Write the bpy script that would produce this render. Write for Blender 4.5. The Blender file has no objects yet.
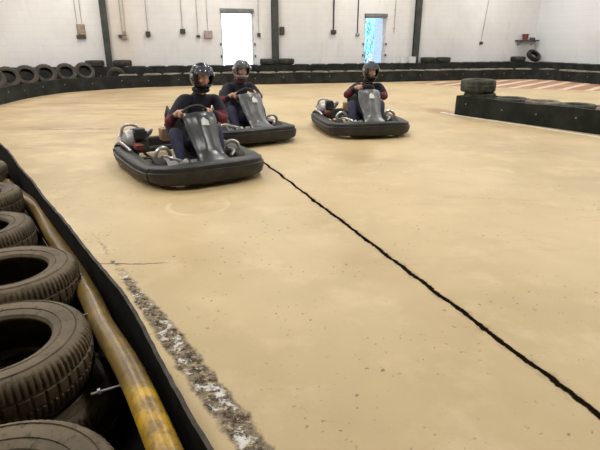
import bpy, bmesh, math, random
from mathutils import Vector, Matrix, Euler
random.seed(7)
S = bpy.context.scene
C = S.collection
PI = math.pi
R = math.radians
V = Vector

# ------------------------------------------------------------------ node helpers
def mat(name):
    m = bpy.data.materials.new(name); m.use_nodes = True
    nt = m.node_tree; b = nt.nodes['Principled BSDF']
    return m, nt, b
class NT:
    def __init__(s, nt):
        s.nt = nt
        tc = nt.nodes.new('ShaderNodeTexCoord'); s.obj = tc.outputs['Object']
        s.geo = nt.nodes.new('ShaderNodeNewGeometry').outputs['Position']
    def put(s, sock, v):
        if hasattr(v, 'links') or isinstance(v, bpy.types.NodeSocket): s.nt.links.new(v, sock)
        elif isinstance(v, (tuple, list)) and len(v) == 3 and sock.type == 'RGBA': sock.default_value = (*v, 1)
        else: sock.default_value = v
    def m(s, op, a, b=0.0, c=0.0, clamp=False):
        n = s.nt.nodes.new('ShaderNodeMath'); n.operation = op; n.use_clamp = clamp
        for i, v in enumerate((a, b, c)): s.put(n.inputs[i], v)
        return n.outputs[0]
    def noise(s, scale, detail=4, rough=.55, vec=None, dist=0):
        n = s.nt.nodes.new('ShaderNodeTexNoise')
        n.inputs['Scale'].default_value = scale; n.inputs['Detail'].default_value = detail
        n.inputs['Roughness'].default_value = rough; n.inputs['Distortion'].default_value = dist
        s.nt.links.new(vec if vec is not None else s.geo, n.inputs['Vector'])
        return n.outputs['Fac']
    def mapping(s, vec, loc=(0, 0, 0), rot=(0, 0, 0), scale=(1, 1, 1)):
        n = s.nt.nodes.new('ShaderNodeMapping')
        n.inputs['Location'].default_value = loc; n.inputs['Rotation'].default_value = rot; n.inputs['Scale'].default_value = scale
        s.nt.links.new(vec, n.inputs['Vector']); return n.outputs[0]
    def ramp(s, v, lo, hi):      # smooth 0..1
        n = s.nt.nodes.new('ShaderNodeMapRange'); n.interpolation_type = 'SMOOTHSTEP'
        s.put(n.inputs['Value'], v); n.inputs['From Min'].default_value = lo; n.inputs['From Max'].default_value = hi
        return n.outputs['Result']
    def mix(s, f, a, b):
        n = s.nt.nodes.new('ShaderNodeMix'); n.data_type = 'RGBA'
        s.put(n.inputs[0], f); s.put(n.inputs[6], a); s.put(n.inputs[7], b)
        return n.outputs[2]
    def xyz(s, vec):
        n = s.nt.nodes.new('ShaderNodeSeparateXYZ'); s.nt.links.new(vec, n.inputs[0]); return n.outputs
    def bump(s, h, strength=.3, dist=.01):
        n = s.nt.nodes.new('ShaderNodeBump'); n.inputs['Strength'].default_value = strength; n.inputs['Distance'].default_value = dist
        s.nt.links.new(h, n.inputs['Height']); return n.outputs[0]
    def link(s, a, b): s.nt.links.new(a, b)

def simple(name, c1, c2=None, scale=8, rough=.6, metal=0, lo=.4, hi=.65, bump=0, spec=.5, objspace=True):
    m, nt, b = mat(name); k = NT(nt)
    b.inputs['Roughness'].default_value = rough; b.inputs['Metallic'].default_value = metal
    b.inputs['Specular IOR Level'].default_value = spec
    if c2 is None: c2 = tuple(x * .8 for x in c1)
    f = k.noise(scale, 5, .6, k.obj if objspace else k.geo)
    k.link(k.mix(k.ramp(f, lo, hi), c1, c2), b.inputs['Base Color'])
    if bump: k.link(k.bump(f, bump, .01), b.inputs['Normal'])
    return m

M = {}
M['rubber_far'] = simple('rubber_far', (.018, .017, .016), (.05, .045, .035), 6, .75)
M['rubber_light'] = simple('rubber_light', (.020, .017, .013), (.06, .048, .034), 5, .8)
M['rubber_dusty'] = simple('rubber_dusty', (.11, .10, .075), (.24, .21, .155), 5, .85)
M['rubber_island'] = simple('rubber_island', (.022, .023, .016), (.07, .07, .048), 6, .8)
M['belt'] = simple('belt', (.011, .013, .012), (.028, .030, .027), 3, .75, spec=.25, objspace=False)
M['belt_edge'] = simple('belt_edge', (.12, .115, .09), (.3, .28, .22), 4, .8, objspace=False)
M['belt_island'] = simple('belt_island', (.008, .010, .008), (.020, .023, .017), 3, .75, spec=.25, objspace=False)
M['belt_near'] = simple('belt_near', (.005, .005, .0045), (.012, .011, .009), 5, .85, spec=.12, objspace=False)  # darker than the other belts: shade on its inner face is in the colour
M['belt_edge_near'] = simple('belt_edge_near', (.022, .020, .016), (.06, .05, .038), 14, .8, objspace=False)
M['bolt'] = simple('bolt', (.32, .32, .32), (.2, .2, .2), 20, .4, .6)
M['steel'] = simple('steel', (.03, .036, .034), (.055, .06, .056), 4, .55)
M['black'] = simple('black', (.012, .012, .013), (.03, .03, .032), 10, .5)
M['body_grey'] = simple('body_grey', (.011, .011, .011), (.022, .021, .020), 6, .55)
M['fairing'] = simple('fairing', (.035, .038, .040), (.055, .059, .06), 7, .3)
M['fairing_light'] = simple('fairing_light', (.07, .075, .077), (.15, .155, .155), 6, .28)
M['chrome'] = simple('chrome', (.55, .54, .53), (.36, .35, .34), 9, .32, .8)
M['alu'] = simple('alu', (.5, .5, .5), (.3, .31, .32), 14, .45, .5)
M['tan'] = simple('tan', (.42, .28, .16), (.28, .18, .1), 10, .6)
M['redpart'] = simple('redpart', (.22, .05, .035), (.12, .03, .025), 10, .5)
M['white'] = simple('white', (.75, .76, .76), (.6, .6, .6), 12, .5)
M['navy'] = simple('navy', (.007, .007, .014), (.013, .013, .025), 12, .85, bump=.15)
M['navy_trouser'] = simple('navy_trouser', (.013, .014, .042), (.022, .023, .055), 12, .85, bump=.15)
M['maroon'] = simple('maroon', (.17, .016, .03), (.07, .012, .02), 12, .8)
M['skin'] = simple('skin', (.62, .36, .25), (.5, .27, .19), 20, .55)
M['lips'] = simple('lips', (.4, .14, .12), None, 20, .5)
M['eye_dark'] = simple('eye_dark', (.02, .015, .012), None, 20, .3)
M['helmet_black'] = simple('helmet_black', (.015, .016, .018), (.12, .12, .12), 14, .25, lo=.56, hi=.64)
M['helmet_silver'] = simple('helmet_silver', (.26, .25, .25), (.05, .04, .045), 12, .3, lo=.5, hi=.62)
M['helmet_brown'] = simple('helmet_brown', (.06, .05, .045), (.02, .018, .018), 14, .3)
M['shoe'] = simple('shoe', (.5, .49, .46), (.3, .29, .27), 20, .7)
M['box_tan'] = simple('box_tan', (.36, .28, .2), (.22, .17, .12), 8, .6)
M['box_dark'] = simple('box_dark', (.05, .05, .055), None, 8, .5)
M['box_pink'] = simple('box_pink', (.42, .32, .32), (.3, .22, .22), 8, .6)
M['conduit'] = simple('conduit', (.45, .43, .4), (.3, .29, .27), 5, .6)
M['frame'] = simple('frame', (.6, .6, .6), None, 5, .5)
M['lintel'] = simple('lintel', (.12, .14, .14), (.2, .21, .2), 6, .6)
M['ceiling'] = simple('ceiling', (.22, .22, .22), (.17, .17, .17), 1, .8)
M['concrete'] = simple('concrete', (.55, .54, .5), (.45, .44, .4), 2, .9)
M['render'] = simple('render', (.8, .82, .85), (.7, .72, .75), 2, .9)
M['leaf'] = simple('leaf', (.12, .4, .5), (.3, .62, .7), 2, .6)
M['bark'] = simple('bark', (.12, .14, .18), None, 9, .9)
M['mat'] = simple('mat', (.006, .0055, .005), (.014, .012, .010), 6, .95, spec=.1)  # near-black colour standing in for the tyres' shade on the concrete
M['paint_white'] = simple('paint_white', (.80, .76, .68), (.66, .58, .45), 4, .6, lo=.45, hi=.7, objspace=False)

# transparent smoky visor
m, nt, b = mat('visor'); M['visor'] = m
b.inputs['Base Color'].default_value = (.12, .13, .15, 1); b.inputs['Roughness'].default_value = .15
b.inputs['Alpha'].default_value = .35; b.inputs['Specular IOR Level'].default_value = .5

# near tyres : dusty brown rubber
def near_rubber(name, c1, c2, c3):
    m, nt, b = mat(name); k = NT(nt)
    a = k.noise(5, 5, .6, k.obj); d = k.noise(38, 4, .7, k.obj)
    c = k.mix(k.ramp(a, .35, .68), c1, c2)
    c = k.mix(k.ramp(d, .5, .72), c, c3)
    k.link(c, b.inputs['Base Color']); b.inputs['Roughness'].default_value = .7
    k.link(k.bump(d, .25, .004), b.inputs['Normal'])
    return m
M['tyre_near'] = near_rubber('tyre_near', (.072, .052, .028), (.140, .104, .057), (.036, .026, .015))
M['tyre_near_low'] = near_rubber('tyre_near_low', (.085, .062, .034), (.15, .11, .062), (.045, .034, .02))

# yellow pipe
m, nt, b = mat('yellow_pipe'); M['pipe'] = m; k = NT(nt)
a = k.noise(5, 4, .6); d = k.noise(22, 5, .7)
yy = k.xyz(k.geo)[1]
c = k.mix(k.ramp(a, .42, .62), (.62, .38, .02), (.36, .21, .04))
c = k.mix(k.m('MULTIPLY', k.ramp(d, .45, .65), .7), c, (.12, .08, .04))
c = k.mix(k.m('MULTIPLY', k.ramp(yy, 1.25, 1.35), .75), c, (.10, .07, .035))     # grubby beyond the clean length
k.link(c, b.inputs['Base Color']); b.inputs['Roughness'].default_value = .38

# floor
m, nt, b = mat('floor_paint'); M['floor'] = m; k = NT(nt)
x, y, z = k.xyz(k.geo)
big = k.noise(.45, 4, .6); med = k.noise(2.2, 5, .6); fine = k.noise(60, 3, .7)
c = k.mix(k.ramp(big, .35, .68), (.555, .428, .235), (.435, .325, .170))
c = k.mix(k.m('MULTIPLY', k.ramp(med, .48, .72), .6), c, (.64, .51, .315))
# scuffs swept along the racing line on the left
st = k.noise(1.0, 6, .65, k.mapping(k.geo, rot=(0, 0, R(25)), scale=(.5, 1.5, 1)), 1.4)
area = k.m('MULTIPLY', k.ramp(y, 3.5, 9.0), k.ramp(k.m('MULTIPLY', x, -1), .2, 4.0))
c = k.mix(k.m('MULTIPLY', k.m('MULTIPLY', k.ramp(st, .42, .72), area), .72), c, (.25, .17, .10))
c = k.mix(k.m('MULTIPLY', k.m('MULTIPLY', k.m('MULTIPLY', k.ramp(y, 5.5, 10), k.ramp(k.m('MULTIPLY', x, -1), 2.2, 5.5)), k.ramp(k.noise(.7, 4, .6, k.mapping(k.geo, loc=(9, 2, 0))), .3, .6)), .55), c, (.30, .205, .115))
# brown smears on the right half
st2 = k.noise(1.1, 6, .7, k.mapping(k.geo, rot=(0, 0, R(-8)), scale=(.8, 2.6, 1)), .4)
c = k.mix(k.m('MULTIPLY', k.m('MULTIPLY', k.ramp(st2, .55, .75), k.ramp(x, -.4, 1.6)), .55), c, (.37, .24, .125))
# faint brighter polish
c = k.mix(k.m('MULTIPLY', k.ramp(k.noise(.8, 3, .5, k.mapping(k.geo, loc=(7, 3, 0))), .5, .75), .45), c, (.64, .51, .32))
# specks
sp = k.noise(28, 2, .5)
spm = k.m('MULTIPLY', k.ramp(sp, .66, .71), k.ramp(k.noise(1.6, 3, .6, k.mapping(k.geo, loc=(2, 9, 0))), .45, .62))
c = k.mix(k.m('MULTIPLY', spm, .8), c, (.13, .09, .05))
c = k.mix(k.m('MULTIPLY', k.ramp(fine, .5, .8), .12), c, (.35, .25, .13))
# scattered brown spots and short scratches
so_ = k.noise(5.5, 4, .7, k.mapping(k.geo, loc=(1, 4, 0), rot=(0, 0, R(20)), scale=(1, 1.8, 1)))
c = k.mix(k.m('MULTIPLY', k.ramp(so_, .66, .74), .6), c, (.30, .19, .10))
sc_ = k.noise(7, 3, .6, k.mapping(k.geo, loc=(5, 2, 0), rot=(0, 0, R(-12)), scale=(.9, 9, 1)))
c = k.mix(k.m('MULTIPLY', k.m('MULTIPLY', k.ramp(sc_, .70, .74), k.ramp(k.noise(.9, 2, .5), .5, .6)), .7), c, (.16, .11, .07))
# long dark joint running away from the right foreground
wob = k.m('MULTIPLY', k.m('SUBTRACT', k.noise(3.5, 5, .7), .5), .07)
wob2 = k.m('MULTIPLY', k.m('SUBTRACT', k.noise(30, 3, .7), .5), .02)
d = k.m('SUBTRACT', k.m('ADD', k.m('MULTIPLY', x, .938), k.m('MULTIPLY', y, .346)), 1.682)
d = k.m('ABSOLUTE', k.m('ADD', k.m('ADD', d, wob), wob2))
ck = k.m('SUBTRACT', 1, k.ramp(d, .013, .021))
halo = k.m('MULTIPLY', k.m('SUBTRACT', 1, k.ramp(d, .01, .06)), k.ramp(k.noise(9, 3, .6), .42, .7))
endm = k.m('SUBTRACT', 1, k.ramp(y, 7.4, 7.9))
c = k.mix(k.m('MULTIPLY', k.m('MULTIPLY', halo, endm), .7), c, (.22, .14, .08))
crack = k.m('MULTIPLY', ck, endm)
c = k.mix(crack, c, (.010, .007, .004))
# worn away strip beside the left barrier
d2 = k.m('SUBTRACT', k.m('ADD', k.m('MULTIPLY', x, .835), k.m('MULTIPLY', y, .55)), .652)
d2 = k.m('ABSOLUTE', k.m('ADD', d2, k.m('MULTIPLY', k.m('SUBTRACT', k.noise(9, 5, .7), .5), .10)))
wid = k.m('SUBTRACT', .068, k.m('MULTIPLY', k.ramp(y, 2.0, 3.5), .055))
ws = k.m('SUBTRACT', 1, k.ramp(k.m('SUBTRACT', d2, wid), -.022, .006))
brk = k.m('SUBTRACT', 1, k.m('MULTIPLY', k.ramp(y, 2.75, 3.05), k.ramp(k.noise(7, 3, .6, k.mapping(k.geo, loc=(4.6, 1, 0))), .42, .58)))
ws = k.m('MULTIPLY', k.m('MULTIPLY', ws, brk), k.m('SUBTRACT', 1, k.ramp(y, 3.45, 3.8)))
gr = k.noise(26, 5, .75)
wc = k.mix(k.ramp(gr, .40, .6), (.065, .050, .036), (.26, .215, .155))
wc = k.mix(k.m('MULTIPLY', k.ramp(k.noise(11, 5, .75, k.mapping(k.geo, loc=(3, 5, 0))), .53, .60), k.m('SUBTRACT', 1, k.ramp(d2, .03, .06))), wc, (.72, .70, .66))
ws = k.m('MULTIPLY', ws, k.ramp(k.noise(30, 4, .75), .33, .47))
c = k.mix(ws, c, wc)
# hairline crossing the strip
d3 = k.m('ABSOLUTE', k.m('ADD', k.m('SUBTRACT', k.m('SUBTRACT', y, 3.09), k.m('MULTIPLY', x, .02)), k.m('MULTIPLY', k.m('SUBTRACT', k.noise(8, 3, .6), .5), .05)))
hl = k.m('MULTIPLY', k.m('SUBTRACT', 1, k.ramp(d3, .004, .012)), k.m('MULTIPLY', k.ramp(x, -1.5, -1.38), k.m('SUBTRACT', 1, k.ramp(x, -.98, -.85))))
c = k.mix(k.m('MULTIPLY', hl, .85), c, (.10, .07, .04))
# thin dark scrape far left and a worn brown patch at the island tip
d4 = k.m('ABSOLUTE', k.m('ADD', k.m('SUBTRACT', k.m('SUBTRACT', y, 8.75), k.m('MULTIPLY', x, .04)), k.m('MULTIPLY', k.m('SUBTRACT', k.noise(2.5, 4, .7), .5), .35)))
sl = k.m('MULTIPLY', k.m('SUBTRACT', 1, k.ramp(d4, .012, .05)), k.m('MULTIPLY', k.ramp(x, -4.9, -4.4), k.m('SUBTRACT', 1, k.ramp(x, -3.5, -3.0))))
c = k.mix(k.m('MULTIPLY', sl, .7), c, (.13, .09, .055))
pd = k.m('SQRT', k.m('ADD', k.m('POWER', k.m('MULTIPLY', k.m('SUBTRACT', x, 3.0), 1.6), 2), k.m('POWER', k.m('SUBTRACT', y, 10.95), 2)))
pd = k.m('ADD', pd, k.m('MULTIPLY', k.m('SUBTRACT', k.noise(3, 4, .6), .5), .5))
c = k.mix(k.m('MULTIPLY', k.m('SUBTRACT', 1, k.ramp(pd, .25, .6)), .7), c, (.33, .17, .09))
# faint pale tyre ring
dr = k.m('SQRT', k.m('ADD', k.m('POWER', k.m('ADD', x, .93), 2), k.m('POWER', k.m('SUBTRACT', y, 4.35), 2)))
rg = k.m('SUBTRACT', 1, k.ramp(k.m('ABSOLUTE', k.m('SUBTRACT', dr, .27)), .01, .035))
c = k.mix(k.m('MULTIPLY', k.m('MULTIPLY', rg, k.ramp(k.noise(1.6, 2, .5), .36, .55)), .5), c, (.74, .60, .40))
k.link(c, b.inputs['Base Color'])
rr = k.m('ADD', k.m('MULTIPLY', med, .25), .38); k.link(rr, b.inputs['Roughness'])
k.link(k.m('MULTIPLY', k.m('SUBTRACT', 1, k.m('MAXIMUM', crack, ws)), .35), b.inputs['Specular IOR Level'])
hgt = k.m('SUBTRACT', k.m('MULTIPLY', fine, .12), k.m('ADD', crack, k.m('MULTIPLY', ws, k.m('MULTIPLY', gr, .8))))
k.link(k.bump(hgt, .5, .012), b.inputs['Normal'])

# painted wall
def wallmat(name, c1, c2, c3):
    m, nt, b = mat(name); k = NT(nt)
    x, y, z = k.xyz(k.obj)
    c = k.mix(k.ramp(k.noise(.5, 4, .6, k.obj), .35, .65), c1, c2)
    c = k.mix(k.m('MULTIPLY', k.ramp(k.noise(.9, 5, .7, k.mapping(k.obj, scale=(2.2, 1, .5))), .55, .72), .4), c, c3)
    # beige stained bay right of the left column
    bay = k.m('MULTIPLY', k.ramp(x, -6.95, -6.8), k.m('SUBTRACT', 1, k.ramp(x, -6.4, -5.6)))
    c = k.mix(k.m('MULTIPLY', bay, .5), c, (.62, .50, .38))
    br = nt.nodes.new('ShaderNodeTexBrick'); k.link(k.mapping(k.obj, rot=(R(90), 0, 0)), br.inputs['Vector'])
    br.inputs['Color1'].default_value = (1, 1, 1, 1); br.inputs['Color2'].default_value = (.97, .97, .97, 1)
    br.inputs['Mortar'].default_value = (.86, .86, .86, 1); br.inputs['Scale'].default_value = 1
    br.inputs['Brick Width'].default_value = .44; br.inputs['Row Height'].default_value = .215; br.inputs['Mortar Size'].default_value = .006
    mm = nt.nodes.new('ShaderNodeMix'); mm.data_type = 'RGBA'; mm.blend_type = 'MULTIPLY'; mm.inputs[0].default_value = .6
    k.link(c, mm.inputs[6]); k.link(br.outputs['Color'], mm.inputs[7])
    k.link(mm.outputs[2], b.inputs['Base Color']); b.inputs['Roughness'].default_value = .7
    return m
M['wall'] = wallmat('wall_paint', (.78, .775, .77), (.71, .70, .69), (.58, .55, .51))
M['wall_r'] = wallmat('wall_paint_right', (.76, .78, .80), (.71, .72, .73), (.62, .62, .62))

# kerb : red with diagonal white bars
m, nt, b = mat('kerb_paint'); M['kerb'] = m; k = NT(nt)
x, y, z = k.xyz(k.geo)
t = k.m('SUBTRACT', k.m('MULTIPLY', x, .76), k.m('MULTIPLY', y, .66))
t = k.m('FRACT', k.m('DIVIDE', k.m('ADD', t, k.m('MULTIPLY', k.noise(2, 3, .6), .15)), .70))
bar = k.m('MULTIPLY', k.ramp(t, .60, .66), k.m('SUBTRACT', 1, k.ramp(t, .92, .98)))
c = k.mix(k.ramp(k.noise(1.4, 4, .6), .35, .7), (.34, .15, .085), (.44, .26, .15))
c = k.mix(k.m('MULTIPLY', bar, .85), c, (.72, .60, .46))
k.link(c, b.inputs['Base Color']); b.inputs['Roughness'].default_value = .6

def emit(name, col, st):
    m = bpy.data.materials.new(name); m.use_nodes = True; nt = m.node_tree; nt.nodes.clear()
    e = nt.nodes.new('ShaderNodeEmission'); e.inputs[0].default_value = (*col, 1); e.inputs[1].default_value = st
    o = nt.nodes.new('ShaderNodeOutputMaterial'); nt.links.new(e.outputs[0], o.inputs[0]); return m
M['tube_glow'] = emit('tube_glow', (1, .95, .85), 6)

# ------------------------------------------------------------------ mesh builder
class MB:
    def __init__(s): s.v = []; s.f = []; s.m = []; s.s = []
    def add(s, vs, fs, mi=0, smooth=False):
        o = len(s.v); s.v += [tuple(v) for v in vs]
        for f in fs: s.f.append(tuple(i + o for i in f)); s.m.append(mi); s.s.append(smooth)
    def box(s, c, d, rot=None, mi=0, bev=0):
        c = V(c); hx, hy, hz = d[0] / 2, d[1] / 2, d[2] / 2
        bm = bmesh.new(); bmesh.ops.create_cube(bm, size=1)
        for v in bm.verts: v.co = V((v.co.x * d[0], v.co.y * d[1], v.co.z * d[2]))
        if bev: bmesh.ops.bevel(bm, geom=bm.edges[:], offset=bev, segments=2, profile=.6, affect='EDGES')
        rm = Euler(rot).to_matrix() if rot else Matrix.Identity(3)
        s.add([rm @ v.co + c for v in bm.verts], [[v.index for v in f.verts] for f in bm.faces], mi, False); bm.free()
    def tube(s, pts, r, n=8, closed=False, mi=0, caps=True):
        pts = [V(p) for p in pts]; N = len(pts); rs = r if isinstance(r, (list, tuple)) else [r] * N
        vs = []; up = None
        for i, p in enumerate(pts):
            a = pts[(i - 1) % N] if (closed or i > 0) else p
            bb = pts[(i + 1) % N] if (closed or i < N - 1) else p
            t = (bb - a).normalized()
            if up is None:
                up = V((0, 0, 1)) if abs(t.z) < .9 else V((1, 0, 0))
            x = t.cross(up).normalized(); up = x.cross(t).normalized()
            for j in range(n):
                q = 2 * PI * j / n
                vs.append(p + (x * math.cos(q) + up * math.sin(q)) * rs[i])
        fs = []
        for i in range(N if closed else N - 1):
            for j in range(n):
                a = i * n + j; b_ = i * n + (j + 1) % n; i2 = ((i + 1) % N) * n
                fs.append((a, b_, i2 + (j + 1) % n, i2 + j))
        if not closed and caps:
            fs.append(tuple(range(n))[::-1]); fs.append(tuple(range((N - 1) * n, N * n)))
        s.add(vs, fs, mi, True)
    def cyl(s, a, b, r, n=16, mi=0):
        a = V(a); b = V(b); t = (b - a).normalized(); up = V((0, 0, 1)) if abs(t.z) < .9 else V((1, 0, 0))
        x = t.cross(up).normalized(); y = x.cross(t)
        vs = []
        for p in (a, b):
            for j in range(n):
                q = 2 * PI * j / n; vs.append(p + (x * math.cos(q) + y * math.sin(q)) * r)
        s.add(vs, [(j, (j + 1) % n, n + (j + 1) % n, n + j) for j in range(n)], mi, True)
        s.add(vs[:n], [tuple(range(n))[::-1]], mi); s.add(vs[n:], [tuple(range(n))], mi)
    def lathe(s, prof, n=48, mi=0, closed=True, axis='z', off=(0, 0, 0), smooth=True, fn=None):
        vs = []; P_ = len(prof)
        for i in range(n):
            q = 2 * PI * i / n
            for j, (r, h) in enumerate(prof):
                if fn: r, h = fn(i, j, r, h)
                x, y, z = r * math.cos(q), r * math.sin(q), h
                if axis == 'y': x, y, z = x, z, -y
                if axis == 'x': x, y, z = z, x, y
                vs.append((x + off[0], y + off[1], z + off[2]))
        fs = []
        for i in range(n):
            for j in range(P_ if closed else P_ - 1):
                a = i * P_ + j; b_ = i * P_ + (j + 1) % P_; i2 = ((i + 1) % n) * P_
                fs.append((a, i2 + j, i2 + (j + 1) % P_, b_))
        s.add(vs, fs, mi, smooth)
    def ellip(s, c, r, n=16, k=10, mi=0, rot=None):
        c = V(c); rm = rot or Matrix.Identity(3); vs = []
        for i in range(k + 1):
            e = -PI / 2 + PI * i / k
            for j in range(n):
                q = 2 * PI * j / n
                vs.append(rm @ V((r[0] * math.cos(e) * math.cos(q), r[1] * math.cos(e) * math.sin(q), r[2] * math.sin(e))) + c)
        fs = [(i * n + j, i * n + (j + 1) % n, (i + 1) * n + (j + 1) % n, (i + 1) * n + j) for i in range(k) for j in range(n)]
        s.add(vs, fs, mi, True)
    def mesh(s, name, mats):
        me = bpy.data.meshes.new(name); me.from_pydata(s.v, [], s.f)
        for m_ in (mats if isinstance(mats, (list, tuple)) else [mats]): me.materials.append(m_)
        me.polygons.foreach_set('material_index', s.m); me.polygons.foreach_set('use_smooth', s.s)
        bm = bmesh.new(); bm.from_mesh(me); bmesh.ops.remove_doubles(bm, verts=bm.verts, dist=1e-5)
        bmesh.ops.recalc_face_normals(bm, faces=bm.faces); bm.to_mesh(me); bm.free(); me.set_sharp_from_angle(angle=R(38)); me.update()
        return me
    def build(s, name, mats, parent=None, label=None):
        o = bpy.data.objects.new(name, s.mesh(name, mats)); C.objects.link(o)
        if parent: o.parent = parent
        if label: o['label'] = label
        return o

def tag(o, label, cat, group=None, kind=None):
    o['label'] = label; o['category'] = cat
    if group: o['group'] = group
    if kind: o['kind'] = kind
    return o
def empty(name, loc=(0, 0, 0), rz=0, parent=None):
    o = bpy.data.objects.new(name, None); C.objects.link(o); o.empty_display_size = .1
    o.location = loc; o.rotation_euler = (0, 0, rz)
    if parent: o.parent = parent
    return o
def struct(o): o['kind'] = 'structure'; return o
def copy_tree(o, parent=None):
    c = o.copy(); C.objects.link(c)
    c.parent = parent
    for ch in [q for q in bpy.data.objects if q.parent == o]: copy_tree(ch, c)
    return c
def catmull(pts, n=8):
    pts = [V(p) for p in pts]; P_ = [pts[0] * 2 - pts[1]] + pts + [pts[-1] * 2 - pts[-2]]; out = []
    for i in range(1, len(P_) - 2):
        for j in range(n):
            t = j / n; a, b, c, d = P_[i - 1:i + 3]
            out.append(.5 * ((2 * b) + (c - a) * t + (2 * a - 5 * b + 4 * c - d) * t * t + (3 * b - a - 3 * c + d) * t ** 3))
    out.append(pts[-1]); return out
def bevel(o, w=.01, seg=2):
    md = o.modifiers.new('Bevel', 'BEVEL'); md.width = w; md.segments = seg; md.limit_method = 'ANGLE'; md.angle_limit = R(40)
    return o

# ------------------------------------------------------------------ room shell
# building frame: origin on the far wall, local x along the wall to the right, local y outwards
L_ = math.hypot(1, .3)
ANG = math.atan2(.3, 1)
BF = Matrix.Translation((0, 20.5, 0)) @ Matrix.Rotation(ANG, 4, 'Z')
def inb(o): o.matrix_world = BF @ o.matrix_local; return o
SL, SR, NB, HC = -17.0, 10.9, -30.0, 5.4
fl = MB(); fl.box(((SL + SR) / 2, NB / 2, -.05), (SR - SL + .6, -NB + .6, .1)); struct(inb(fl.build('floor', M['floor'])))
ce = MB(); ce.box(((SL + SR) / 2, NB / 2, HC + .1), (SR - SL + .6, -NB + .6, .2)); struct(inb(ce.build('ceiling', M['ceiling'])))
T = .3
D1 = (-3.02, -1.80, 2.43); D2 = (2.66, 3.60, 2.34)     # door openings: s0, s1, height
wf = MB()
def seg(a, b, z0, z1): wf.box(((a + b) / 2, T / 2, (z0 + z1) / 2), (b - a, T, z1 - z0))
seg(SL - T, D1[0], 0, HC); seg(D1[1], D2[0], 0, HC); seg(D2[1], SR + T, 0, HC)
seg(D1[0], D1[1], D1[2], HC); seg(D2[0], D2[1], D2[2], HC)
struct(inb(wf.build('wall_far', M['wall'])))
wr = MB(); wr.box((SR + T / 2, NB / 2, HC / 2), (T, -NB, HC)); struct(inb(wr.build('wall_right', M['wall_r'])))
wl = MB(); wl.box((SL - T / 2, NB / 2, HC / 2), (T, -NB, HC)); struct(inb(wl.build('wall_left', M['wall_r'])))
wb = MB(); wb.box(((SL + SR) / 2, NB - T / 2, HC / 2), (SR - SL + .6, T, HC)); struct(inb(wb.build('wall_back', M['wall_r'])))
# steel columns : H section, one per bay
for i, s0 in enumerate((-12.9, -7.0, -1.0, 4.96)):
    cb = MB(); w = .105 if i == 1 else .125
    cb.box((s0, -.012, HC / 2), (2 * w, .02, HC)); cb.box((s0, -.13, HC / 2), (2 * w, .02, HC)); cb.box((s0, -.07, HC / 2), (.02, .10, HC))
    struct(inb(cb.build('trim_%d' % (i + 1), M['steel'])))

# doors
def door(name, d, leaf):
    s0, s1, h = d
    e = empty(name); e.matrix_world = BF @ Matrix.Translation((0, 0, 0)); struct(e)
    f = MB()
    f.box((s0 + .025, .12, h / 2), (.05, .18, h)); f.box((s1 - .025, .12, h / 2), (.05, .18, h)); f.box(((s0 + s1) / 2, .12, h - .025), (s1 - s0, .18, .05))
    f.build('door_frame', M['frame'], e)
    l = MB(); l.box(((s0 + s1) / 2, -.05, h + .05), (s1 - s0 + .02, .1, .12)); bevel(l.build('lintel', M['lintel'], e, 'dark grey lintel over the opening'))
    if leaf:
        q = MB(); q.box((s1 - .07, .12 + .4, h / 2 - .02), (.045, .80, h - .06)); lf = q.build('door_leaf', M['white'], e, 'white door leaf swung open to the outside')
        hh = MB(); hh.tube([(s1 - .11, .80, 1.0), (s1 - .14, .80, 1.0), (s1 - .14, .68, 1.0)], .01); hh.build('door_handle', M['steel'], lf)
    for zz in (1.32, .9):
        for ss in (s0 - .03, s1 + .03):
            hg = MB(); hg.box((ss, -.02, zz), (.05, .05, .09)); bevel(hg.build('door_hinge', M['box_dark'], e), .008)
door('door_1', D1, False)
door('door_2', D2, True)

# outside
gr = MB(); gr.box((0, 20, -.08), (90, 39, .12)); struct(inb(gr.build('ground', M['concrete'])))
ow = MB(); ow.box((-3, 9, 2.5), (9, .3, 5)); ow.box((-3, 9, 5.05), (9.2, .5, .1))
tag(inb(ow.build('boundary_wall', M['render'])), 'pale rendered wall outside beyond the bright left doorway', 'wall')
def shrub(loc, hgt, rad, label, seed):
    rnd = random.Random(seed); e = empty('leafy_shrub', BF @ V(loc)); tag(e, label, 'shrub')
    st = MB()
    for j in range(5):
        a = rnd.uniform(0, 6.28); tip = V((math.cos(a) * rad * .6, math.sin(a) * rad * .6, hgt * rnd.uniform(.6, .9)))
        st.tube([(0, 0, 0), tip * .4 + V((0, 0, .1)), tip], [.05, .03, .01], 6)
    st.build('stem', M['bark'], e)
    lv = MB()
    for j in range(1500):
        while True:
            p = V((rnd.uniform(-1, 1), rnd.uniform(-1, 1), rnd.uniform(-1, 1)))
            if p.length < 1: break
        p = V((p.x * rad, p.y * rad, hgt * .55 + p.z * hgt * .45)); rm = Euler((rnd.uniform(0, 6), rnd.uniform(0, 6), rnd.uniform(0, 6))).to_matrix()
        q = [(-.07, 0, 0), (0, -.035, .01), (.07, 0, 0), (0, .035, .01)]
        lv.add([rm @ V(w) + p for w in q], [(0, 1, 2, 3)])
    lv.build('foliage', M['leaf'], e)
shrub((4.0, 5.0, 0), 1.9, .9, 'bluish leafy shrub outside, on the left of the blue doorway view', 3)
shrub((5.5, 6.4, 0), 2.6, 1.1, 'taller bluish shrub outside, filling the right of the blue doorway view', 4)

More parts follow.
